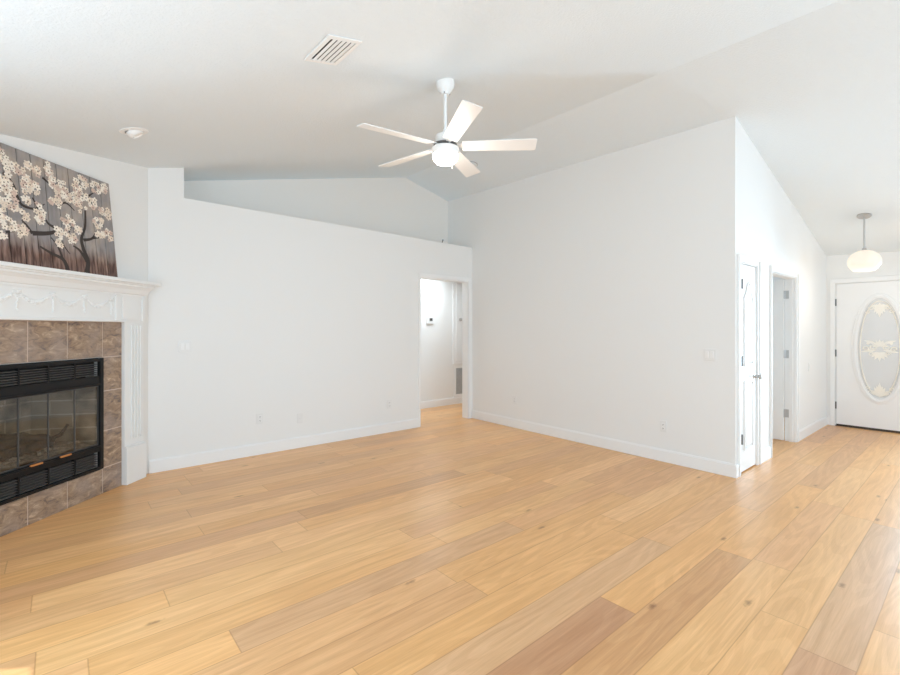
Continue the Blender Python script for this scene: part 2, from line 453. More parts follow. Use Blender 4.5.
# fireplace wall (diagonal), with the hole for the insert
def dg(s, n=0.0): return (0.654 - s / 2 ** .5 + n / 2 ** .5, 5.283 - s / 2 ** .5 - n / 2 ** .5)
fb0, fb1, fz0, fz1 = 0.545, 1.505, 0.215, 1.158
mb = MB(); nd = (-1 / 2 ** .5, 1 / 2 ** .5)
for (sa, sb, za, zb) in ((-0.05, fb0 + .02, 0, None), (fb0 + .02, fb1 - .02, 0, fz0 + .02), (fb0 + .02, fb1 - .02, fz1 - .02, None), (fb1 - .02, 2.06, 0, None)):
    P, Q = dg(sa), dg(sb)
    seg(mb, P, Q, (za, za), ((top(P), top(Q)) if zb is None else (zb, zb)), nd)
struct(mb.build('wall_fireplace', M_wall))
# walls behind the viewer, with large window openings
def holed(name, P, Q, n, o0, o1, h0, h1):
    mb = MB(); L = math.hypot(Q[0] - P[0], Q[1] - P[1])
    at = lambda t: (P[0] + (Q[0] - P[0]) * t / L, P[1] + (Q[1] - P[1]) * t / L)
    cuts = [0]
    for a_, b_ in zip(o0, o1): cuts += [a_, b_]
    cuts.append(L)
    for i in range(len(cuts) - 1):
        A_, B_ = at(cuts[i]), at(cuts[i + 1])
        tt = (min(top(A_), top(B_)) if False else None)
        if i % 2 == 0: seg(mb, A_, B_, (0, 0), (top(A_), top(B_)), n)
        else:
            if h0 > 0: seg(mb, A_, B_, (0, 0), (h0, h0), n)
            seg(mb, A_, B_, (h1, h1), (top(A_), top(B_)), n)
    return struct(mb.build(name, M_wall))
xrs = xr(Y_S)
holed('wall_south', (X_W - .1, Y_S), (xrs, Y_S), (0, -1), [0.9], [xrs - X_W + .1 - 0.02], 0.0, 2.4)
holed('wall_south_foyer', (xrs, Y_S), (X_E + .1, Y_S), (0, -1), [0.55, 2.1], [0.75, 4.4], 0.2, 2.3)
holed('wall_west', (X_W, Y_S), (X_W, 3.84), (-1, 0), [4.5], [6.543], 0.15, 2.45)
# hall and bedroom beyond the doorways
mb = MB()
seg(mb, (2.9, Y_HALL), (7.2, Y_HALL), (0, 0), (2.64, 2.60), N)
struct(mb.build('wall_hall', M_wall))
mb = MB()
seg(mb, (2.95, Y_N + T), (2.95, Y_HALL), (0, 0), (2.65, 2.65), (-1, 0))
seg(mb, (7.15, Y_N + T), (7.15, Y_HALL), (0, 0), (2.62, 2.62), (1, 0))
struct(mb.build('wall_hall_end', M_wall))
mb = MB()
seg(mb, (5.0, 4.95), (8.9, 4.95), (0, 0), (2.5, 2.5), N)
seg(mb, (8.8, 1.66), (8.8, 4.95), (0, 0), (2.5, 2.5), (1, 0))
struct(mb.build('wall_bedroom', M_wall))
mb = MB(); mb.box(4.97, 8.9, 1.67, 5.05, 2.42, 2.46); struct(mb.build('ceiling_bedroom', M_ceil))
mb = MB(); mb.box(5.70, 5.76, 1.67, 4.95, 0, 2.42); struct(mb.build('wall_closet', M_wall))

# ------------------------------------------------------------------ baseboards and door trim
BH, BT = 0.128, 0.016
def bb(name, P, Q, n):
    """n points into the room"""
    mb = MB(); seg(mb, P, Q, (0, 0), (BH - .012, BH - .012), n, BT); seg(mb, P, Q, (BH - .012, BH - .012), (BH, BH), n, BT * 0.6)
    return struct(mb.build(name, M_trim, bevel=0.002))
bb('baseboard_left', (0.66, Y_N), (dl - 0.03, Y_N), (0, -1))
bb('baseboard_right', (X_RS, Y_F - BT), RN, (-1, 0))
bb('baseboard_corner', (X_RS, Y_F), (c0 - 0.075, Y_F), (0, -1))
bb('baseboard_between', (c1 + 0.065, Y_F), (b0 - 0.065, Y_F), (0, -1))
bb('baseboard_foyer', (b1 + 0.06, Y_F), (X_E, Y_F), (0, -1))
bb('baseboard_front', (X_E, f1 + 0.055), (X_E, Y_F - BT), (-1, 0))
bb('baseboard_hall', (2.95, Y_HALL), (5.55, Y_HALL), (0, -1))
bb('baseboard_hall_end', (5.55, Y_HALL), (7.1, Y_HALL), (0, -1))

# trim of the hall doorway
mb = MB()
mb.box(dl - 0.03, dl, Y_N - 0.012, Y_N, 0, dh + 0.055)
mb.box(dr, dr + 0.06, Y_N - 0.012, Y_N, 0, dh + 0.055)
mb.box(dl, dr, Y_N - 0.012, Y_N, dh, dh + 0.055)
mb.box(dl, dl + 0.012, Y_N, Y_N + T + .01, 0, dh); mb.box(dr - 0.012, dr, Y_N, Y_N + T + .01, 0, dh)
mb.box(dl + .012, dr - .012, Y_N, Y_N + T + .01, dh - 0.012, dh)
struct(mb.build('trim_1', M_trim, bevel=0.003))

def casing(name, x0, x1, h, w=0.065, wl=None):
    mb = MB(); wl = wl or w
    d0, d1 = Y_F - 0.011, Y_F
    for xa, xb in ((x0 - wl, x0), (x1, x1 + w)):
        mb.box(xa, xb, d0, d1, 0, h + w)
        oa, ob_ = (xa, xa + .018) if xa < x0 else (xb - .018, xb)
        mb.box(oa, ob_, d0 - 0.011, d0, 0, h + w)
    mb.box(x0, x1, d0, d1, h, h + w); mb.box(x0 - wl + .018, x1 + w - .018, d0 - 0.011, d0, h + w - .018, h + w)
    mb.box(x0, x0 + .012, Y_F, Y_F + 0.11, 0, h); mb.box(x1 - .012, x1, Y_F, Y_F + 0.11, 0, h)
    mb.box(x0 + .012, x1 - .012, Y_F, Y_F + 0.11, h - .012, h)
    return struct(mb.build(name, M_trim, bevel=0.003))
casing('trim_2', c0, c1, DH1, 0.06, 0.072)
casing('trim_3', b0, b1, DH2, 0.06)
# door stop inside the bedroom jamb
mb = MB()
mb.box(b1 - .024, b1 - .012, Y_F + .03, Y_F + .065, 0, DH2 - .012); mb.box(b0 + .012, b0 + .024, Y_F + .03, Y_F + .065, 0, DH2 - .012)
struct(mb.build('trim_4', M_trim))
# entrance trim
mb = MB()
mb.box(X_E - .02, X_E, f1, f1 + .055, 0, FH + .06); mb.box(X_E - .02, X_E, f0 - .055, f0, 0, FH + .06)
mb.box(X_E - .02, X_E, f0, f1, FH, FH + .06)
mb.box(X_E, X_E + T, f1 - .008, f1, 0, FH); mb.box(X_E, X_E + T, f0, f0 + .008, 0, FH); mb.box(X_E, X_E + T, f0 + .008, f1 - .008, FH - .008, FH)
struct(mb.build('trim_5', M_trim, bevel=0.003))

# ------------------------------------------------------------------ doors
def knob(parent, x, y, z, ax=-1, name='knob'):
    mb = MB()
    Mx = Matrix.Translation((x, y, z)) @ Matrix.Rotation(R(90) if ax < 0 else R(-90), 4, 'X')
    mb.lathe([(0.032, 0), (0.032, 0.006), (0.014, 0.010), (0.011, 0.034), (0.020, 0.040), (0.027, 0.052), (0.024, 0.066), (0.010, 0.072), (0.0, 0.072)], 24, Mx)
    return mb.build(name, M_nickel, parent)

# closet door (arched two-panel door), local x along wall from hinge side, y into the wall
cd = thing('closet_door', 'narrow white two-panel closet door with arched top panel nearest the wall corner', 'door', (c0 + 0.013, Y_F + 0.002, 0.012))
cw, ch = c1 - c0 - 0.028, DH1 - 0.03
def ring_prism(mb, outer, inner, y0, y1):
    n = len(outer)
    vs_ = [(x, y0, z) for x, z in outer] + [(x, y0, z) for x, z in inner] + [(x, y1, z) for x, z in outer] + [(x, y1, z) for x, z in inner]
    fs_ = []
    for i in range(n):
        j = (i + 1) % n
        fs_ += [(i, j, n + j, n + i), (2 * n + i, 3 * n + i, 3 * n + j, 2 * n + j), (i, 2 * n + i, 2 * n + j, j), (n + i, n + j, 3 * n + j, 3 * n + i)]
    mb.add(vs_, fs_)
def arch(x0, x1, z0, z1, rise, k=10):
    pts = [(x0, z0), (x1, z0), (x1, z1 - rise)]
    cx_ = (x0 + x1) / 2
    for i in range(1, 2 * k):
        t = i / (2 * k); x = x1 + (x0 - x1) * t
        w = 1 - abs(2 * t - 1)
        pts.append((x, z1 - rise + rise * (0.5 - 0.5 * math.cos(math.pi * w))))
    pts.append((x0, z1 - rise))
    return pts
def shrink(pts, d):
    xs = [p[0] for p in pts]; zs = [p[1] for p in pts]
    cx_, cz_ = (min(xs) + max(xs)) / 2, (min(zs) + max(zs)) / 2
    kx, kz = 1 - 2 * d / (max(xs) - min(xs)), 1 - 2 * d / (max(zs) - min(zs))
    return [(cx_ + (x - cx_) * kx, cz_ + (z - cz_) * kz) for x, z in pts]
mb = MB(); mb.box(0, cw, 0.004, 0.036, 0, ch); mb.build('slab', M_door, cd, bevel=0.002)
mx0, mx1 = 0.10, cw - 0.10
pn1, pn2 = arch(mx0, mx1, 1.02, 1.86, 0.16), [(mx0, 0.20), (mx1, 0.20), (mx1, 0.88), (mx0, 0.88)]
for pn in (pn1, pn2):
    mb = MB(); ring_prism(mb, pn, shrink(pn, 0.018), -0.010, 0.006)
    ip = shrink(pn, 0.045); n_ = len(ip)
    ob = shrink(pn, 0.022)
    mb.add([(x, 0.004, z) for x, z in ob] + [(x, -0.007, z) for x, z in ip], [(i, (i + 1) % n_, n_ + (i + 1) % n_, n_ + i) for i in range(n_)] + [tuple(range(n_, 2 * n_))])
    mb.build('panel', M_door, cd, bevel=0.0015)
kn = knob(cd, cw - 0.05, 0.004, 0.905)
for z in (0.326, 1.079, 1.822):
    mb = MB(); mb.tube([(0.006, -0.013, z - .048), (0.006, -0.013, z + .048)], 0.009, 10)
    mb.box(-0.004, 0.024, -0.006, 0.005, z - .046, z + .046)
    tag(mb.build('hinge', M_nickel_dk, cd), 'dark metal hinge')

# bedroom door, open into the room beyond, hinged at the far jamb
bd = thing('bedroom_door', 'open white paneled door swung into the bright room beyond the foyer wall', 'door', (b1 - 0.014, Y_F + 0.114, 0.012))
bw = b1 - b0 - 0.03; bh = DH2 - 0.03
mb = MB(); mb.box(-0.036, 0, 0, bw, 0, bh); mb.build('slab', M_door, bd, bevel=0.002)
mbp = MB()
for za, zb in ((0.16, 0.42), (0.50, 0.76), (0.84, 1.10), (1.18, 1.42), (1.50, 1.82)):
    mb = MB()
    for ya, yb in ((0.10, bw - 0.10),):
        ya = 0.13; mb.box(-0.048, -0.036, ya, yb, za, za + .02); mb.box(-0.048, -0.036, ya, yb, zb - .02, zb)
        mb.box(-0.048, -0.036, ya, ya + .02, za + .02, zb - .02); mb.box(-0.048, -0.036, yb - .02, yb, za + .02, zb - .02)
        mb.box(-0.039, -0.036, ya + .05, yb - .05, za + .05, zb - .05)
    mb.build('panel', M_door, bd, bevel=0.002)
for z in (0.335, 1.074, 1.816):
    mb = MB(); mb.box(-0.014, 0.014, -0.068, -0.066 + .003, z - .05, z + .05)
    mb = MB(); mb.box(-0.0005, 0.0017, -0.075, -0.006, z - .05, z + .05); mb.tube([(-0.004, -0.006, z - .05), (-0.004, -0.006, z + .05)], 0.007, 10)
    mb.box(-0.034, -0.003, -0.0035, -0.0005, z - .05, z + .05)
    tag(mb.build('hinge', M_nickel, bd), 'satin metal hinge')
knob(bd, 0, 0, 0)
bpy.data.objects.remove(bpy.data.objects['knob.001'])
mb = MB(); Mk = Matrix.Translation((-0.036, bw - 0.06, 0.93)) @ Matrix.Rotation(R(-90), 4, 'Y')
mb.lathe([(0.032, 0), (0.032, 0.006), (0.014, 0.010), (0.011, 0.034), (0.020, 0.040), (0.027, 0.052), (0.024, 0.066), (0.0, 0.072)], 24, Mk)
mb.build('knob', M_nickel, bd)

# front door: local x = +Y of the room (0 at the latch side), y = outward into the room (rot 90)
fd = thing('front_door', 'white front door with an oval decorative glass at the end of the foyer', 'door', (X_E + 0.005, f0 + 0.012, 0.0), R(90))
fw = f1 - f0 - 0.024; fc_ = fw / 2 - 0.003
ocz, orx, orz = 1.13, 0.232, 0.70
K = 56
def ell(rx, rz): return [(fc_ + rx * math.cos(2 * math.pi * i / K), ocz + rz * math.sin(2 * math.pi * i / K)) for i in range(K)]
def rect_ring():
    """door outline sampled by angle so it pairs with the oval hole"""
    out = []
    for i in range(K):
        t = 2 * math.pi * i / K; dx, dz = math.cos(t), math.sin(t) * orz / orx
        lim = []
        if dx > 1e-9: lim.append((fw - fc_) / dx)
        if dx < -1e-9: lim.append(-fc_ / dx)
        if dz > 1e-9: lim.append((FH - .012 - ocz) / dz)
        if dz < -1e-9: lim.append((0.03 - ocz) / dz)
        q = min(lim); out.append((fc_ + dx * q, ocz + dz * q))
    return out
mb = MB()
rr = rect_ring()
for (cx_, cz_) in ((0, .03), (fw, .03), (fw, FH - .012), (0, FH - .012)):   # snap nearest samples to the corners
    i = min(range(K), key=lambda q: (rr[q][0] - cx_) ** 2 + (rr[q][1] - cz_) ** 2); rr[i] = (cx_, cz_)
ring_prism(mb, rr, ell(orx, orz), -0.044, 0.0)
mb.build('slab', M_door, fd)
mb = MB()
ring_prism(mb, ell(orx + .062, orz + .062), ell(orx - .004, orz - .004), 0.0, 0.012)
ring_prism(mb, ell(orx + .036, orz + .042), ell(orx + .012, orz + .014), 0.012, 0.022)
mb.build('oval_frame', M_door, fd, bevel=0.004)
mb = MB(); mb.prism(ell(orx - .001, orz - .001), -0.020, -0.012); tag(mb.build('oval_pane', M_frost, fd), 'frosted oval glass pane')
# bevelled-glass ornament
mb = MB()
yo = -0.0115
def orn_leaf(x, z, a, L, w):
    ca_, sa_ = math.cos(a), math.sin(a); pts = []
    for u, v in ((0, 0), (.3, .5), (.65, .45), (1, 0), (.65, -.45), (.3, -.5)):
        px, pz = u * L, v * w; pts.append((x + px * ca_ - pz * sa_, z + px * sa_ + pz * ca_))
    mb.prism(pts, yo - random.uniform(0, .0008), yo + 0.0035 + random.uniform(0, .002))
def orn_scroll(x, z, r, sgn, turns=1.1, a0=0.0, w=0.006):
    pts = []
    for i in range(18):
        t = i / 17; a_ = a0 + sgn * turns * 2 * math.pi * t; rr_ = r * (1 - .75 * t)
        pts.append((x + rr_ * math.cos(a_), yo + .003, z + rr_ * math.sin(a_)))
    mb.tube(pts, w, 6)
def fan(x, z, up, n_, L, w, spread=1.3):
    for i in range(n_):
        a_ = up + spread * (i / (n_ - 1) - .5) * 2
        orn_leaf(x, z, a_, L * (1 - .35 * abs(i / (n_ - 1) - .5) * 2), w)
for sgn, zc0 in ((1, 0.52), (-1, 1.70)):
    up = math.pi / 2 * sgn
    fan(fc_, zc0 - .03 * sgn, up, 7, 0.13, 0.035)
    fan(fc_, zc0 + .02 * sgn, up, 3, 0.12, 0.03, .35)
    fan(fc_, zc0 + .01 * sgn, -up, 5, 0.07, 0.03)
    for s2 in (-1, 1):
        orn_scroll(fc_ + s2 * .065, zc0 + .0 * sgn, .032, s2 * sgn, 1.1, 0 if s2 > 0 else math.pi)
        orn_scroll(fc_ + s2 * .10, zc0 + .06 * sgn, .022, s2 * sgn, 1.0, 0 if s2 > 0 else math.pi)
zc1 = 1.13
fan(fc_, zc1 + .03, math.pi / 2, 9, 0.10, 0.03, 1.5); fan(fc_, zc1 - .05, -math.pi / 2, 7, 0.13, 0.032, 1.2)
for s2 in (-1, 1):
    orn_scroll(fc_ + s2 * .06, zc1 + .02, .038, s2, 1.3, math.pi / 2, .008); orn_scroll(fc_ + s2 * .125, zc1, .035, -s2, 1.2, -math.pi / 2, .008)
    orn_scroll(fc_ + s2 * .07, zc1 - .07, .028, s2, 1.2, math.pi, .007)
    orn_leaf(fc_ + s2 * .03, zc1 + .07, math.pi / 2 - s2 * 1.2, .12, .035); orn_leaf(fc_ + s2 * .03, zc1 - .02, -math.pi / 2 + s2 * 1.35, .14, .035)
    orn_leaf(fc_ + s2 * .10, zc1 + .05, math.pi / 2, .05, .03)
mb.v = [(fc_ + (x - fc_) * 1.18, y, z) for x, y, z in mb.v]
# border band inside the oval
for q0, q1 in ((0.08, 0.42), (0.58, 0.92)):
    for side in (0, 1):
        pass
pts = []
for i in range(K + 1):
    t = 2 * math.pi * i / K
    pts.append((fc_ + (orx - .03) * math.cos(t), yo + .001, ocz + (orz - .045) * math.sin(t)))
mb.tube(pts, 0.008, 6, False)
tag(mb.build('glass_ornament', M_bevel, fd), 'cream bevelled glass scrollwork')
mb = MB(); mb.box(0, fw, -0.044, 0.001, 0.006, 0.03); tag(mb.build('sweep', M_sweep, fd), 'dark brown door sweep')
for z in (0.299, 1.052, 1.784):
    mb = MB(); mb.tube([(fw + .004, 0.007, z - .05), (fw + .004, 0.007, z + .05)], 0.009, 10)
    tag(mb.build('hinge', M_nickel_dk, fd), 'grey metal hinge')
mb = MB(); Mk = Matrix.Translation((0.07, 0.0, 0.95)) @ Matrix.Rotation(R(-90), 4, 'X')
mb.lathe([(0.032, 0), (0.032, 0.006), (0.012, 0.010), (0.011, 0.034), (0.027, 0.052), (0.022, 0.066), (0.0, 0.07)], 24, Mk)
mb.build('knob', M_nickel, fd)
mb = MB(); mb.box(X_E - 0.0, X_E + T, f0, f1, 0, 0.006); struct(mb.build('trim_6', M_sweep))

# hall closet door and return air grille
hd = thing('hall_closet_door', 'white hall cupboard door above the return air grille, seen through the doorway', 'door', (5.62, Y_HALL - 0.004, 0.80))
mb = MB(); mb.box(0, 0.62, -0.03, 0, 0, 1.6); mb.build('slab', M_door, hd, bevel=0.003)
mb = MB()
mb.box(-0.07, 0.0, -0.022, 0, -0.02, 1.66); mb.box(0.62, 0.69, -0.022, 0, -0.02, 1.66); mb.box(-0.07, 0.69, -0.022, 0, 1.60, 1.67); mb.box(-0.07, 0.69, -0.03, 0, -0.05, -0.02)
mb.build('casing', M_trim, hd, bevel=0.003)
knob(hd, 0.10, -0.03, 0.775)
gr = thing('return_air_grille', 'grey louvered return air grille low on the hall wall', 'vent', (5.60, Y_HALL, 0.14))
mb = MB(); mb.box(0, .6, -0.012, 0, 0, .04); mb.box(0, .6, -0.012, 0, .53, .57); mb.box(0, .035, -0.012, 0, .04, .53); mb.box(.565, .6, -0.012, 0, .04, .53)
mb.build('frame', M_trim, gr, bevel=0.002)
mb = MB()
for i in range(24):
    z = .045 + i * .0203
    mb.add([(.035, -.010, z), (.565, -.010, z), (.565, -.002, z + .014), (.035, -.002, z + .014), (.035, -.011, z + .002), (.565, -.011, z + .002), (.565, -.003, z + .016), (.035, -.003, z + .016)],
           [(0, 1, 2, 3), (4, 7, 6, 5), (0, 4, 5, 1), (3, 2, 6, 7), (0, 3, 7, 4), (1, 5, 6, 2)])
mb.build('louvers', M_grille, gr)
th = thing('thermostat', 'small white thermostat with a dark display on the hall wall', 'thermostat', (5.016, Y_HALL, 1.55))
mb = MB(); mb.box(-.07, .07, -.025, 0, -.058, .058); mb.build('body', M_plate, th, bevel=0.006)
mb = MB(); mb.box(-.018, .048, -.027, -.024, -.006, .042); tag(mb.build('display', M_slot, th), 'dark display')

# ------------------------------------------------------------------ fireplace
FR = R(-135)
def fp(name, label, cat): return thing(name, label, cat, (0.654, 5.283, 0), FR)
ts = fp('tile_surround', 'brown mottled square tile surround framing the black fireplace', 'fireplace tiles')
colx = [0.335, 0.54, 0.87, 1.18, 1.51, 1.715]
rowz = [0.0, 0.214, 0.53, 0.87, 1.16, 1.463]
g = 0.0042
mt = MB(); mg = MB()
for i in range(5):
    for j in range(5):
        if 1 <= i <= 3 and 1 <= j <= 3: continue
        x0, x1, z0, z1 = colx[i], colx[i + 1], rowz[j], rowz[j + 1]
        mt.box(x0 + g, x1 - g, 0.001, 0.014, z0 + (g if j else 0.001), z1 - g)
        mg.box(x0, x1, 0.0005, 0.0105, z0, z1)
mg.build('grout', M_grout, ts)
mt.build('tiles', M_tile, ts, bevel=0.0015)

mn = fp('fireplace_mantel', 'white carved fireplace mantel with garland frieze and deep shelf', 'mantel')
def pilaster(x0, x1, inner):
    mb = MB()
    mb.box(x0, x1, 0.0, 0.040, 0.34, 1.465)
    nfl = 4; a_, b_ = (x0 + .03, x1 - .07) if not inner else (x0 + .07, x1 - .03)
    w_ = (b_ - a_) / (2 * nfl - 1)
    for q in range(nfl):
        xa = a_ + q * 2 * w_; mb.box(xa, xa + w_, 0.040, 0.050, 0.40, 1.43)
    pb = MB(); pb.box(x0 - .012, x1 + (0.0 if not inner else .012), 0.0, 0.062, 0.0, 0.33); pb.box(x0 - .006, x1 + .0, 0.0, 0.056, 0.33, 0.345)
    o = mb.build('pilaster', M_mantel, mn, bevel=0.003)
    pb.build('plinth', M_mantel, o, bevel=0.004)
    return o
pilaster(0.11, 0.335, False); pilaster(1.715, 1.94, True)
mb = MB()
mb.box(0.11, 1.94, 0.0, 0.052, 1.463, 1.72)
for xa, xb in ((0.12, 0.46), (1.59, 1.93)):
    mb.box(xa, xa + .03, .052, .064, 1.475, 1.71); mb.box(xb - .03, xb, .052, .064, 1.475, 1.71)
    mb.box(xa + .08, xb - .08, .052, .060, 1.49, 1.70)
mb.box(0.335, 1.715, .052, .060, 1.463, 1.485)
mb.build('frieze', M_mantel, mn, bevel=0.003)
# crown moulding swept round the front with mitred returns
prof = [(0.052, 1.695), (0.064, 1.695), (0.064, 1.712), (0.074, 1.718), (0.082, 1.735), (0.092, 1.755), (0.112, 1.775), (0.122, 1.782), (0.122, 1.795), (0.135, 1.80), (0.135, 1.808), (0.052, 1.808)]
path = [((0.11, 0.0), (-1, 0)), ((0.11, 0.052), (-1, 1)), ((1.94, 0.052), (1, 1)), ((1.94, 0.0), (1, 0))]
mb = MB(); vs_ = []; n_ = len(prof)
for (px, py), (dx, dy) in path:
    for o_, z in prof:
        e_ = o_ - 0.052; vs_.append((px + dx * e_ * .45, py + (dy * e_ if dy else 0), z))
fs_ = []
for i in range(3):
    for q in range(n_): fs_.append((i * n_ + q, i * n_ + (q + 1) % n_, (i + 1) * n_ + (q + 1) % n_, (i + 1) * n_ + q))
fs_ += [tuple(range(n_)), tuple(range(4 * n_ - 1, 3 * n_ - 1, -1))]
mb.add(vs_, fs_); mb.build('crown_molding', M_mantel, mn)
mb = MB(); mb.box(0.02, 2.03, 0.0, 0.165, 1.808, 1.838); mb.build('shelf', M_mantel, mn, bevel=0.007, seg=3)
mb = MB()
for x0 in (0.50, 0.765, 1.03, 1.295):
    for q in range(15):
        t = q / 14; x = x0 + .02 + t * .225; z = 1.648 - .055 * math.sin(math.pi * t)
        r_ = .007 + .009 * math.sin(math.pi * t)
        mb.blob((x, .054, z), .013, r_ * .8, r_, 7, 4, .15)
        if q % 2: mb.blob((x, .056, z - r_), .008, .006, .008, 6, 4, .1)
for x0 in (0.495, 0.76, 1.03, 1.29, 1.56):
    mb.blob((x0, .054, 1.655), .016, .011, .016, 8, 5, .1)
    for q in range(7): mb.blob((x0 + random.uniform(-.006, .006), .054, 1.63 - q * .016), .011 - q * .0008, .009, .010, 6, 4, .15)
    for s2 in (-1, 1): mb.blob((x0 + s2 * .02, .054, 1.668), .014, .007, .007, 6, 4)
mb.build('garland', M_mantel, mn)

ins = fp('fireplace_insert', 'black metal fireplace insert with louvers and glass doors set in the tiles', 'fireplace')
x0, x1, z0, z1 = 0.548, 1.502, 0.218, 1.155
mb = MB()
mb.box(x0, x0 + .035, 0.004, 0.030, z0, z1); mb.box(x1 - .035, x1, 0.004, 0.030, z0, z1)
mb.box(x0 + .035, x1 - .035, 0.004, 0.030, z1 - .028, z1); mb.box(x0 + .035, x1 - .035, 0.004, 0.030, z0, z0 + .022)
mb.box(x0 + .035, x1 - .035, 0.002, 0.026, 0.925, 1.005)      # hood band
mb.box(x0 + .035, x1 - .035, 0.026, 0.040, 0.925, 0.940)
mb.box(x0 + .035, x1 - .035, 0.002, 0.026, 0.370, 0.425)       # lower rail
mb.box(x0 + .035, x1 - .035, 0.0, 0.040, 0.405, 0.418)
mb.build('frame', M_black, ins, bevel=0.002)
def louver(za, zb, nsl):
    back = MB(); back.box(x0 + .036, x1 - .036, -0.03, -0.026, za, zb)
    o = back.build('louver_panel', M_black, ins)
    xs = [x0 + .037 + q * (x1 - x0 - .074) / 4 for q in range(5)]
    for a_, b_ in zip(xs[:-1], xs[1:]):
        sl = MB()
        for q in range(nsl):
            z = za + .008 + q * (zb - za - .016) / nsl; d_ = (zb - za) / nsl
            sl.hexa([(a_ + .008, .014, z), (b_ - .008, .014, z), (b_ - .008, -.012, z + d_ * .22), (a_ + .008, -.012, z + d_ * .22),
                     (a_ + .008, .014, z + .004), (b_ - .008, .014, z + .004), (b_ - .008, -.012, z + d_ * .22 + .004), (a_ + .008, -.012, z + d_ * .22 + .004)])
        sl.build('louver_slats', M_louver, o)
    for a_ in xs[1:-1]:
        br_ = MB(); br_.box(a_ - .006, a_ + .006, -.012, .0155, za, zb); br_.build('divider', M_black, o)
louver(1.005, 1.127, 6); louver(0.240, 0.370, 6)
mb = MB(); mb.box(x0 - .0, x1 + .0, -.52, -.50, z0, z1); mb.box(x0, x0 + .012, -.50, -.004, z0, z1); mb.box(x1 - .012, x1, -.50, -.004, z0, z1)
mb.box(x0 + .012, x1 - .012, -.50, -.004, z0, z0 + .012); mb.box(x0 + .012, x1 - .012, -.50, -.004, z1 - .012, z1)
mb.build('firebox_light_block', M_black, ins)  # black box added behind the insert to stop outside light leaking in
# firebox lining
a0, a1, zb0, zb1, dp = x0 + .03, x1 - .03, 0.40, 0.96, -0.46
mb = MB()
F_ = [(a0, 0), (a1, 0), (a1 - .14, dp), (a0 + .14, dp)]
vs_ = [(x, y, zb0) for x, y in F_] + [(x, y, zb1) for x, y in F_]
mb.add(vs_, [(0, 1, 2, 3), (1, 5, 6, 2), (2, 6, 7, 3), (3, 7, 4, 0)])
lin = mb.build('firebrick_lining', M_brick, ins)
sd = lin.modifiers.new('thick', 'SOLIDIFY'); sd.thickness = 0.02; sd.offset = 1
mb = MB(); mb.box(a0 - .02, a1 + .02, dp - .02, 0.0, zb1, zb1 + .02); mb.build('smoke_hood', M_black, ins)
mb = MB()
G_ = 26
hv = []; rg = random.Random(4)
for j in range(9):
    for i in range(G_ + 1):
        t = i / G_; y = -.03 - j * .048; sh = .14 * (-y / .46)
        x = a0 + .02 + sh + t * (a1 - a0 - .04 - 2 * sh)
        hv.append((x, y, zb0 + .012 + .055 * math.sin(math.pi * min(1, (j + .5) / 7)) * (.6 + .4 * math.sin(3 * math.pi * t)) + rg.uniform(0, .022)))
mb.add(hv, [(j * (G_ + 1) + i, j * (G_ + 1) + i + 1, (j + 1) * (G_ + 1) + i + 1, (j + 1) * (G_ + 1) + i) for j in range(8) for i in range(G_)], True)
for q in range(60):
    mb.blob((rg.uniform(a0 + .1, a1 - .1), rg.uniform(-.28, -.07), zb0 + .05 + rg.uniform(0, .02)), rg.uniform(.012, .03), rg.uniform(.012, .025), rg.uniform(.008, .018), 6, 4, .25)
eb = mb.build('ember_bed', M_ash, ins); eb['kind'] = 'stuff'
for pts, r_ in (([(a0 + .22, -.24, .52), (1.05, -.22, .535), (a1 - .14, -.25, .53)], [.045, .05, .042]),
                ([(a0 + .27, -.16, .50), (.98, -.17, .505), (1.30, -.15, .50)], [.035, .04, .034]),
                ([(.83, -.14, .52), (1.0, -.22, .585), (1.22, -.28, .61)], [.025, .034, .028]),
                ([(.70, -.15, .615), (.76, -.16, .55), (.86, -.17, .525)], [.010, .016, .018])):
    mb = MB(); P_ = []
    for q in range(9):
        t = q / 8 * 2; i = min(int(t), 1); u = t - i
        a_, b_ = Vector(pts[i]), Vector(pts[i + 1]); P_.append(a_.lerp(b_, u) + Vector((rg.uniform(-.004, .004), rg.uniform(-.006, .006), rg.uniform(-.006, .006))))
    mb.tube(P_, [r_[min(2, int(q / 4))] * rg.uniform(.9, 1.1) for q in range(9)], 9)
    mb.build('log', M_log, ins)
for q in range(4):
    pa = x0 + .037 + q * (x1 - x0 - .074) / 4; pb_ = x0 + .037 + (q + 1) * (x1 - x0 - .074) / 4
    mb = MB(); mb.box(pa + .002, pb_ - .002, 0.006, 0.011, 0.428, 0.922)
    o = mb.build('glass_door', M_glass, ins)
    mb = MB(); mb.box(pa + .0005, pa + .003, 0.004, 0.015, 0.428, 0.922); mb.box(pb_ - .003, pb_ - .0005, 0.004, 0.015, 0.428, 0.922)
    mb.box(pa + .003, pb_ - .003, 0.004, 0.015, .428, .434); mb.box(pa + .003, pb_ - .003, 0.004, 0.015, .916, .922)
    mb.build('door_edge', M_louver, o)
for s_ in (0.92, 1.15):
    mb = MB(); mb.box(s_ - .045, s_ + .045, 0.040, 0.056, 0.420, 0.434)
    tag(mb.build('handle', M_orange, ins, bevel=0.004), 'amber wooden door pull')

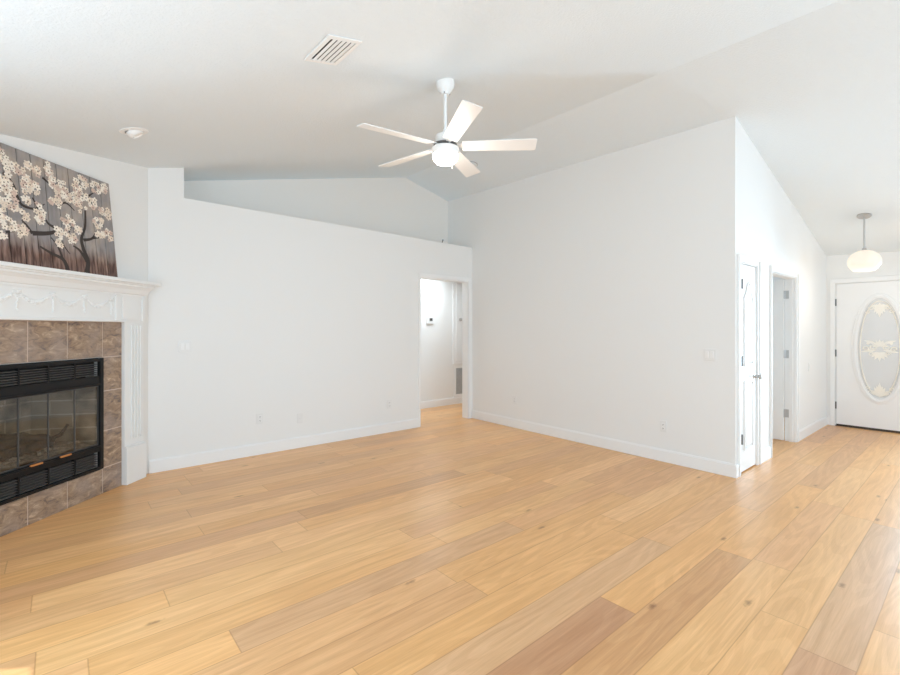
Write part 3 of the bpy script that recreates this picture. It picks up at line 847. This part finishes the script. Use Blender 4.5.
# ------------------------------------------------------------------ painting leaning on the mantel
def painting_mat():
    m, n, l, p = new_mat('weathered_painted_boards')
    tc = n.new('ShaderNodeTexCoord'); sp = n.new('ShaderNodeSeparateXYZ'); l.new(tc.outputs['Object'], sp.inputs[0])
    ns = n.new('ShaderNodeTexNoise'); ns.inputs['Scale'].default_value = 5; ns.inputs['Detail'].default_value = 5; l.new(tc.outputs['Object'], ns.inputs['Vector'])
    sky = n.new('ShaderNodeValToRGB'); e = sky.color_ramp.elements
    e[0].position = .32; e[0].color = (0.25, 0.24, 0.245, 1); e[1].position = .68; e[1].color = (0.47, 0.39, 0.33, 1)
    x = e.new(.5); x.color = (0.33, 0.30, 0.29, 1)
    l.new(ns.outputs['Fac'], sky.inputs['Fac'])
    mp = n.new('ShaderNodeMapping'); mp.inputs['Scale'].default_value = (38, 1, 6); l.new(tc.outputs['Object'], mp.inputs['Vector'])
    st = n.new('ShaderNodeTexNoise'); st.inputs['Scale'].default_value = 1; st.inputs['Detail'].default_value = 4; l.new(mp.outputs['Vector'], st.inputs['Vector'])
    gnd = n.new('ShaderNodeValToRGB'); e = gnd.color_ramp.elements
    e[0].position = .35; e[0].color = (0.075, 0.035, 0.028, 1); e[1].position = .7; e[1].color = (0.34, 0.21, 0.165, 1)
    l.new(st.outputs['Fac'], gnd.inputs['Fac'])
    ad = n.new('ShaderNodeMath'); ad.operation = 'MULTIPLY_ADD'; ad.inputs[1].default_value = .16; l.new(st.outputs['Fac'], ad.inputs[0]); l.new(sp.outputs['Z'], ad.inputs[2])
    mr = n.new('ShaderNodeMapRange'); mr.inputs['From Min'].default_value = .17; mr.inputs['From Max'].default_value = .30; l.new(ad.outputs[0], mr.inputs['Value'])
    mx = n.new('ShaderNodeMixRGB'); l.new(mr.outputs['Result'], mx.inputs['Fac']); l.new(gnd.outputs['Color'], mx.inputs['Color1']); l.new(sky.outputs['Color'], mx.inputs['Color2'])
    gr_ = n.new('ShaderNodeValToRGB'); gr_.color_ramp.elements[0].position = .3; gr_.color_ramp.elements[0].color = (.8, .78, .76, 1); gr_.color_ramp.elements[1].position = .6
    l.new(st.outputs['Fac'], gr_.inputs['Fac'])
    m2 = n.new('ShaderNodeMixRGB'); m2.blend_type = 'MULTIPLY'; m2.inputs['Fac'].default_value = .8; l.new(mx.outputs['Color'], m2.inputs['Color1']); l.new(gr_.outputs['Color'], m2.inputs['Color2'])
    l.new(m2.outputs['Color'], p.inputs['Base Color']); p.inputs['Roughness'].default_value = .7
    return m
M_board = painting_mat()
M_bark = mat('painted_branch', (0.045, 0.032, 0.028), 0.7)
M_petal = mat('painted_petal', (0.80, 0.68, 0.56), 0.7, noise=0.15, nscale=40)
M_petal_pink = mat('painted_petal_pink', (0.66, 0.50, 0.42), 0.7, noise=0.15, nscale=40)
M_petal_pale = mat('painted_petal_pale', (0.90, 0.82, 0.72), 0.7, noise=0.1, nscale=40)
M_petal_core = mat('painted_petal_core', (0.10, 0.05, 0.035), 0.7)
pt = thing('wood_plank_painting', 'plank painting of white blossom trees leaning on the mantel shelf', 'painting', (*dg(0.0, 0.108), 1.8435), 0)
pt.rotation_euler = (math.atan2(0.083, 0.795), 0, FR)
PW0, PW1, PH = 0.488, 1.57, 0.812
nb = 11; bwid = (PW1 - PW0) / nb
mb = MB()
for q in range(nb):
    mb.box(PW0 + q * bwid + .0025, PW0 + (q + 1) * bwid - .0025, -0.016, 0.0, 0, PH)
mb.build('panel', M_board, pt, bevel=0.0015)
mb = MB(); mb.box(PW0 + .004, PW1 - .004, -0.021, -0.0155, .003, PH - .004); mb.build('gap_dark_sheet', M_bark, pt)  # dark sheet added behind the boards so their gaps read dark
branches = [[(0.8, 0.002), (0.776, 0.094), (0.809, 0.195), (0.816, 0.274), (0.772, 0.381), (0.757, 0.511)], [(0.784, 0.093), (0.842, 0.172), (0.897, 0.2)], [(0.801, 0.264), (0.716, 0.294), (0.665, 0.369)], [(0.716, 0.294), (0.593, 0.329)], [(0.964, 0.004), (0.993, 0.078), (1.087, 0.112), (1.167, 0.147)], [(0.993, 0.078), (1.028, 0.172), (1.075, 0.23)], [(1.214, 0.232), (1.115, 0.251), (1.044, 0.277), (1.032, 0.305), (1.082, 0.327), (1.104, 0.354)], [(1.215, 0.229), (1.249, 0.28), (1.281, 0.308)], [(1.372, 0.611), (1.315, 0.532), (1.273, 0.421), (1.164, 0.42), (1.189, 0.492)], [(1.396, 0.201), (1.306, 0.236), (1.32, 0.248)], [(1.375, 0.205), (1.38, 0.107)], [(1.005, 0.479), (0.927, 0.526), (0.856, 0.485)], [(1.098, 0.666), (1.017, 0.618)], [(0.73, 0.627), (0.66, 0.684)], [(1.50, 0.01), (1.46, 0.20), (1.48, 0.40), (1.40, 0.56)], [(1.02, 0.26), (0.965, 0.17), (0.93, 0.13)], [(1.16, 0.42), (1.10, 0.47)], [(0.90, 0.35), (0.93, 0.28)]]
wid = [.016, .011, .010, .006, .013, .007, .013, .008, .011, .006, .005, .007, .007, .007, .012, .005, .005, .005]
mb = MB()
def strip(P, w, taper):
    n_ = len(P); vs_ = []
    for i, (x, z) in enumerate(P):
        a_ = Vector(P[min(i + 1, n_ - 1)]) - Vector(P[max(i - 1, 0)]); a_.normalize()
        ww = w * (1 - taper * i / (n_ - 1)) / 1
        for s2 in (-1, 1):
            for y in (0.0002, 0.0012): vs_.append((x - a_.y * ww * .5 * s2, y, z + a_.x * ww * .5 * s2))
    fs_ = []
    for i in range(n_ - 1):
        k = i * 4
        fs_ += [(k + 1, k + 5, k + 7, k + 3), (k, k + 2, k + 6, k + 4), (k, k + 4, k + 5, k + 1), (k + 2, k + 3, k + 7, k + 6)]
    mb.add(vs_, fs_)
for P, w in zip(branches, wid):
    S_ = []                                # smooth by Catmull-Rom
    for i in range(len(P) - 1):
        p0, p1, p2, p3 = [Vector(P[max(0, min(len(P) - 1, q))]) for q in (i - 1, i, i + 1, i + 2)]
        for u in range(6):
            t = u / 6
            S_.append(tuple(0.5 * ((2 * p1) + (-p0 + p2) * t + (2 * p0 - 5 * p1 + 4 * p2 - p3) * t * t + (-p0 + 3 * p1 - 3 * p2 + p3) * t ** 3)))
    S_.append(P[-1]); strip(S_, w * 2.6, .65)
mb.build('painted_branches', M_bark, pt)
clusters = [(1.344, 0.69, 0.04), (1.272, 0.67, 0.049), (1.336, 0.464, 0.054), (1.198, 0.561, 0.073), (1.24, 0.602, 0.04), (1.376, 0.273, 0.062), (1.278, 0.219, 0.055), (1.265, 0.346, 0.04), (1.145, 0.36, 0.058), (1.136, 0.694, 0.042), (1.03, 0.739, 0.06), (0.962, 0.627, 0.07), (1.019, 0.509, 0.052), (0.903, 0.576, 0.044), (0.809, 0.55, 0.073), (0.817, 0.655, 0.055), (0.747, 0.749, 0.047), (0.682, 0.586, 0.057), (0.633, 0.73, 0.048), (0.541, 0.755, 0.035), (0.557, 0.535, 0.054), (0.647, 0.429, 0.057), (0.544, 0.358, 0.045), (1.008, 0.277, 0.043), (0.924, 0.381, 0.062), (0.901, 0.248, 0.039), (1.384, 0.405, 0.031), (1.421, 0.166, 0.03), (1.46, 0.62, .06), (1.49, .45, .05), (1.44, .33, .05), (1.39, .55, .04), (1.41, .74, .04), (1.36, .62, .03)]
rq = random.Random(21)
for cx_, cz_, rr_ in list(clusters)[:30]:
    a_ = rq.uniform(0, 6.28)
    q_ = (cx_ + (rr_ + .03) * math.cos(a_), cz_ + (rr_ + .03) * math.sin(a_))
    if PW0 + .05 < q_[0] < PW1 - .05 and .2 < q_[1] < .76: clusters.append((*q_, rq.uniform(.018, .032)))
pidx = []; mp_ = MB(); mc = MB(); rp = random.Random(3); lay = 0
def disc(mb_, x, z, rx, rz, a_, y, k=7):
    ca_, sa_ = math.cos(a_), math.sin(a_)
    pts = [(x + rx * math.cos(t) * ca_ - rz * math.sin(t) * sa_, z + rx * math.cos(t) * sa_ + rz * math.sin(t) * ca_) for t in (2 * math.pi * i / k for i in range(k))]
    mb_.prism(pts, y, y + .0005)
for cx_, cz_, rr_ in clusters:
    rr_ *= 1.12; nf = max(3, int(rr_ / .0050))
    for q in range(nf):
        a_ = rp.uniform(0, 6.28); d_ = rr_ * math.sqrt(rp.random()) * .85
        fx_, fz_ = cx_ + d_ * math.cos(a_) * .9, cz_ + d_ * math.sin(a_)
        R0 = rp.uniform(.016, .026)
        fx_ = min(max(fx_, PW0 + R0), PW1 - R0); fz_ = min(fz_, PH - R0)
        lay += 1; y = .0014 + (lay % 9) * .0003; b0_ = rp.uniform(0, 6.28)
        k0_ = len(mp_.f); tone_ = rp.choice((0, 0, 2, 3, 3))
        for i in range(5):
            t = b0_ + i * 2 * math.pi / 5
            disc(mp_, fx_ + .55 * R0 * math.cos(t), fz_ + .55 * R0 * math.sin(t), R0 * .50, R0 * .36, t, y + i * .00004)
        pidx += [tone_] * (len(mp_.f) - k0_)
        if rp.random() < .75: disc(mc, fx_, fz_, R0 * .22, R0 * .22, 0, y + .0006, 6)
nf_ = len(mp_.f); mp_.add(mc.v, mc.f)
bl = mp_.build('painted_blossoms', [M_petal, M_petal_core, M_petal_pink, M_petal_pale], pt); bl['kind'] = 'stuff'
for p_ in bl.data.polygons: p_.material_index = 1 if p_.index >= nf_ else pidx[p_.index]

# ------------------------------------------------------------------ switch plates and outlets
def plate(kind, label, loc, rz, gangs=1):
    """loc on the wall surface; local y points into the room"""
    o = thing('outlet' if kind == 'outlet' else 'light_switch' if kind == 'switch' else 'wall_jack', label, 'outlet' if kind == 'outlet' else 'light switch' if kind == 'switch' else 'wall plate', loc, rz)
    o['group'] = {'outlet': 'wall outlets', 'switch': 'light switches'}.get(kind, 'wall jacks')
    w = 0.036 + 0.023 * (gangs - 1)
    mb = MB(); mb.box(-w, w, 0, 0.006, -.058, .058); mb.build('cover_plate', M_plate, o, bevel=0.003)
    for q in range(gangs):
        cx_ = (q - (gangs - 1) / 2) * 0.046
        if kind == 'switch':
            mb = MB(); mb.hexa([(cx_ - .016, .004, -.033), (cx_ + .016, .004, -.033), (cx_ + .016, .007, -.033), (cx_ - .016, .007, -.033),
                                (cx_ - .016, .004, .033), (cx_ + .016, .004, .033), (cx_ + .016, .011, .033), (cx_ - .016, .011, .033)])
            mb.build('rocker', M_trim, o, bevel=0.001)
        elif kind == 'outlet':
            for s2 in (-1, 1):
                mb = MB(); mb.box(cx_ - .016, cx_ + .016, .005, .008, s2 * .020 - .014, s2 * .020 + .014); r_ = mb.build('receptacle', M_trim, o, bevel=0.004)
                mb = MB()
                for dx in (-.007, .006): mb.box(cx_ + dx - .0018, cx_ + dx + .0018, .0075, .0084, s2 * .020 - .003, s2 * .020 + .006)
                mb.box(cx_ - .003, cx_ + .003, .0075, .0084, s2 * .020 - .011, s2 * .020 - .006)
                mb.build('slots', M_slot, r_)
        else:
            mb = MB(); mb.lathe([(.007, .004), (.007, .011), (.004, .011), (.004, .018), (0, .018)], 14, Matrix.Rotation(R(-90), 4, 'X')); mb.build('jack', M_plate, o)
    return o
r180 = R(180)
plate('switch', 'double light switch plate beside the fireplace mantel', (0.969, Y_N, 1.223), r180, 2)
plate('outlet', 'white outlet low on the left wall nearest the fireplace', (1.705, Y_N, 0.40), r180)
plate('jack', 'blank-looking white wall plate to the right of the left wall outlet nearest the fireplace', (2.166, Y_N, 0.348), r180)
plate('outlet', 'white outlet low on the left wall just left of the doorway', (3.407, Y_N, 0.382), r180)
tilt = math.atan2(X_RN - X_RS, Y_N - Y_F)
def rwp(Y, z): return (x_right(Y) - 0.0005, Y, z)
plate('switch', 'double light switch plate near the outer corner of the right wall', rwp(1.775, 1.148), R(90) - tilt, 2)
plate('outlet', 'white outlet low on the right wall near the inner corner by the doorway', rwp(4.37, 0.395), R(90) - tilt)
plate('outlet', 'white outlet low on the right wall toward the closet door corner', rwp(2.235, 0.372), R(90) - tilt)
plate('switch', 'small switch plate on the foyer wall between open door and front door', (7.571, Y_F, 0.896), r180, 1)

# ------------------------------------------------------------------ ceiling fan
FX, FY = 2.18, 2.615
fzc = zc(FX, FY)
cf = thing('ceiling_fan', 'white five-blade ceiling fan with a lit bowl light', 'ceiling fan', (FX, FY, fzc - 0.66))
top_z = 0.66
mb = MB(); mb.lathe([(0.066, top_z + .012), (0.068, top_z - .02), (0.064, top_z - .045), (0.050, top_z - .068), (0.034, top_z - .085), (0.030, top_z - .10), (0.0, top_z - .10)], 32); mb.build('canopy', M_fan, cf)
mb = MB(); mb.tube([(0, 0, .27), (0, 0, top_z - .095)], 0.0125, 16); mb.build('downrod', M_fan, cf)
for sx_ in (-1, 1):
    mb = MB(); mb.tube([(.028 * sx_, -.02, top_z - .092), (.021 * sx_, -.016, top_z - .099)], .004, 6); mb.build('canopy_screw', M_nickel_dk, cf)
BZ = 0.172
mb = MB(); mb.lathe([(0.0, .30), (0.018, .30), (0.022, .275), (0.050, .268), (0.072, .255), (0.075, .215), (0.070, BZ + .02), (0.0, BZ + .02)], 32); mb.build('motor_housing', M_fan, cf)
mb = MB(); mb.lathe([(0.0, BZ + .02), (0.086, BZ + .02), (0.088, BZ + .008), (0.0, BZ + .008)], 32); mb.build('flywheel', M_nickel_dk, cf)
mb = MB(); mb.lathe([(0.0, BZ - .005), (0.096, BZ - .005), (0.102, BZ - .012), (0.102, BZ - .050), (0.096, BZ - .058), (0.0, BZ - .058)], 36); mb.build('light_kit', M_fan, cf)
M_bowl = emit('lit_bowl_glass', (1.0, 0.93, 0.82), 7.0)
mb = MB(); mb.lathe([(0.094, BZ - .058), (0.096, BZ - .075), (0.088, BZ - .098), (0.068, BZ - .118), (0.036, BZ - .130), (0.0, BZ - .133)], 36); tag(mb.build('light_bowl', M_bowl, cf), 'glowing warm white glass bowl')
mb = MB()
for q in range(11): mb.blob((-.012, -.095, BZ - .062 - q * .010), .0022, .0022, .0048, 6, 4)
mb.blob((-.012, -.095, BZ - .178), .005, .005, .010, 8, 5); mb.build('pull_chain', M_nickel, cf)
blade0 = None
for q in range(5):
    ang = R(-43.5 + 72 * q)
    Rz = Matrix.Rotation(ang, 4, 'Z') @ Matrix.Translation((0, 0, BZ + .006)) @ Matrix.Rotation(R(-13), 4, 'X')
    mb = MB(); out = []
    for x, w in ((0.125, .052), (0.14, .056), (0.30, .060), (0.48, .064), (0.64, .068), (0.662, .066), (0.668, .060)): out.append((x, w))
    top_ = [(x, w) for x, w in out]; bot_ = [(x, -w) for x, w in reversed(out)]
    poly = top_ + bot_; n_ = len(poly)
    vs_ = [Rz @ Vector((x, y, zz)) for zz in (-.003, .003) for x, y in poly]
    mb.add(vs_, [tuple(range(n_)), tuple(range(2 * n_ - 1, n_ - 1, -1))] + [(i, (i + 1) % n_, n_ + (i + 1) % n_, n_ + i) for i in range(n_)])
    b = mb.build('blade', M_fan, cf, bevel=0.0015)
    mb = MB()
    pl = [(.07, .016), (.11, .018), (.15, .036), (.19, .040), (.21, .030), (.21, -.030), (.19, -.040), (.15, -.036), (.11, -.018), (.07, -.016)]
    n_ = len(pl); vs_ = [Rz @ Vector((x, y, zz)) for zz in (.003, .008) for x, y in pl]
    mb.add(vs_, [tuple(range(n_)), tuple(range(2 * n_ - 1, n_ - 1, -1))] + [(i, (i + 1) % n_, n_ + (i + 1) % n_, n_ + i) for i in range(n_)])
    for (x, y) in ((.16, .02), (.16, -.02), (.195, 0)): mb.blob(Rz @ Vector((x, y, -.0035)), .005, .005, .003, 8, 4)
    mb.build('blade_bracket', M_fan, b)
ld = bpy.data.lights.new('fan_bulb', 'POINT'); ld.energy = 5; ld.color = (1.0, 0.91, 0.82); ld.shadow_soft_size = 0.09
lo = bpy.data.objects.new('fan_bulb', ld); lo.location = (FX, FY, fzc - 0.66 + BZ - .20); col.objects.link(lo)

# ------------------------------------------------------------------ pendant in the foyer
PX, PY = 7.33, 0.97
pz = zc(PX, PY)
pd = thing('pendant_light', 'glowing white globe pendant on a metal rod in front of the front door', 'pendant light', (PX, PY, pz - 0.68))
slope = Matrix.Translation((0, 0, .68)) @ Matrix.Rotation(math.atan(0.25), 4, 'Y')
mb = MB(); mb.lathe([(0.0, .004), (0.068, .004), (0.068, -.012), (0.060, -.022), (0.0, -.024)], 28, slope); mb.build('canopy', M_nickel, pd)
mb = MB(); mb.tube([(0, 0, .255), (0, 0, .66)], .009, 12); mb.lathe([(0.0, .29), (.016, .29), (.022, .275), (.022, .262), (0.0, .262)], 20); mb.build('rod', M_nickel, pd)
def shade_mat():
    m, n, l, p = new_mat('lit_opal_glass')
    p.inputs['Base Color'].default_value = (0.6, 0.58, 0.55, 1); p.inputs['Roughness'].default_value = .25
    p.inputs['Emission Color'].default_value = (1.0, 0.80, 0.58, 1); p.inputs['Emission Strength'].default_value = 0.46
    return m
prof = []
for i in range(19):
    a_ = math.pi / 2 - i / 18 * R(143); prof.append((.157 * math.cos(a_) if i else 0.0, .125 + .140 * math.sin(a_)))
mb = MB(); mb.lathe(prof + [(prof[-1][0] - .008, prof[-1][1] + .002), (0.05, .02), (0.0, .04)], 40); tag(mb.build('globe_shade', shade_mat(), pd), 'glowing opal glass shade')
ld = bpy.data.lights.new('pendant_bulb', 'POINT'); ld.energy = 6; ld.color = (1.0, 0.90, 0.78); ld.shadow_soft_size = 0.2
lo = bpy.data.objects.new('pendant_bulb', ld); lo.location = (PX, PY, pz - 0.68 - .25); col.objects.link(lo)
ld = bpy.data.lights.new('hall_lamp', 'AREA'); ld.energy = 16; ld.size = .5; ld.spread = R(140); ld.color = (0.84, 0.96, 1.04)
lo = bpy.data.objects.new('hall_lamp', ld); lo.location = (4.85, 6.0, 2.55); col.objects.link(lo)

# ------------------------------------------------------------------ ceiling fittings
def on_ceiling(name, label, cat, X, Y, west=True):
    o = thing(name, label, cat, (X, Y, zc(X, Y)))
    gx = 0.2277 if west else -0.25
    nrm = Vector((-gx, -0.03, 1)).normalized()
    xax = Vector((1, 0, gx)).normalized(); yax = nrm.cross(xax)
    o.rotation_euler = Matrix((xax, yax, nrm)).transposed().to_euler()
    return o
cv = on_ceiling('ceiling_vent', 'white louvered air vent in the sloped ceiling', 'vent', 1.20, 2.457)
mb = MB(); W_, L_ = .104, .165
mb.box(-W_, W_, -L_, -L_ + .03, -.008, 0); mb.box(-W_, W_, L_ - .03, L_, -.008, 0); mb.box(-W_, -W_ + .03, -L_ + .03, L_ - .03, -.008, 0); mb.box(W_ - .026, W_, -L_ + .03, L_ - .03, -.008, 0)
mb.build('frame', M_fan, cv, bevel=0.004)
mb = MB(); mb.box(-W_ + .02, W_ - .02, -L_ + .02, L_ - .02, -.0015, -.0005); tag(mb.build('duct_shade_sheet', M_vent_shade, cv), 'dark sheet painted as the shaded duct')  # no hole behind the slats, the sheet's colour supplies the duct's shade
for q in range(5):
    x = -W_ + .036 + q * .0285 + .008
    mb = MB(); mb.hexa([(x, -L_ + .03, -.004), (x + .003, -L_ + .03, -.004), (x + .003, L_ - .03, -.004), (x, L_ - .03, -.004)][::1] + [(x + .012, -L_ + .03, -.010), (x + .015, -L_ + .03, -.010), (x + .015, L_ - .03, -.010), (x + .012, L_ - .03, -.010)])
    mb.build('slat', M_fan, cv)
rl = on_ceiling('recessed_light', 'white eyeball recessed light in the ceiling above the fireplace', 'recessed light', 0.424, 4.135)
mb = MB()
mb.lathe([(0.062, -.001), (0.062, -.010), (0.092, -.006), (0.095, -.001)], 36); mb.build('trim_ring', M_fan, rl)
mb = MB(); Mr = Matrix.Translation((0, 0, .006)) @ Matrix.Rotation(R(24), 4, Vector((-0.2, -0.98, 0)))
mb.lathe([(0.058, .0), (0.059, -.012), (0.054, -.030), (0.044, -.042), (0.040, -.044), (0.036, -.036), (0.0, -.030)], 32, Mr); mb.build('eyeball', M_fan, rl)
sdt = on_ceiling('smoke_detector', 'small round white smoke detector on the ceiling beyond the fan', 'smoke detector', 4.30, 4.57, False)
mb = MB(); mb.lathe([(0.062, 0), (0.064, -.012), (0.056, -.030), (0.044, -.036), (0.0, -.037)], 32); mb.build('body', mat('detector_plastic', (0.72, 0.71, 0.69), .45), sdt)
mb = MB(); mb.lathe([(0.066, -.004), (0.068, -.008), (0.066, -.012)], 32); mb.build('base_ring', M_grille, sdt)

# small cable end left on the plant ledge
cb = thing('cable_end', 'tiny dark cable end sticking up from the plant ledge', 'cable', (4.42, 5.38, LEDGE(4.42) - .004))
mb = MB(); mb.tube([(0, 0, 0), (.004, 0, .03), (.012, -.004, .06)], .006, 8); mb.build('lead', M_slot, cb)
mb = MB(); mb.tube([(.012, -.004, .058), (.015, -.005, .075)], .009, 8); mb.build('plug', M_nickel_dk, cb)
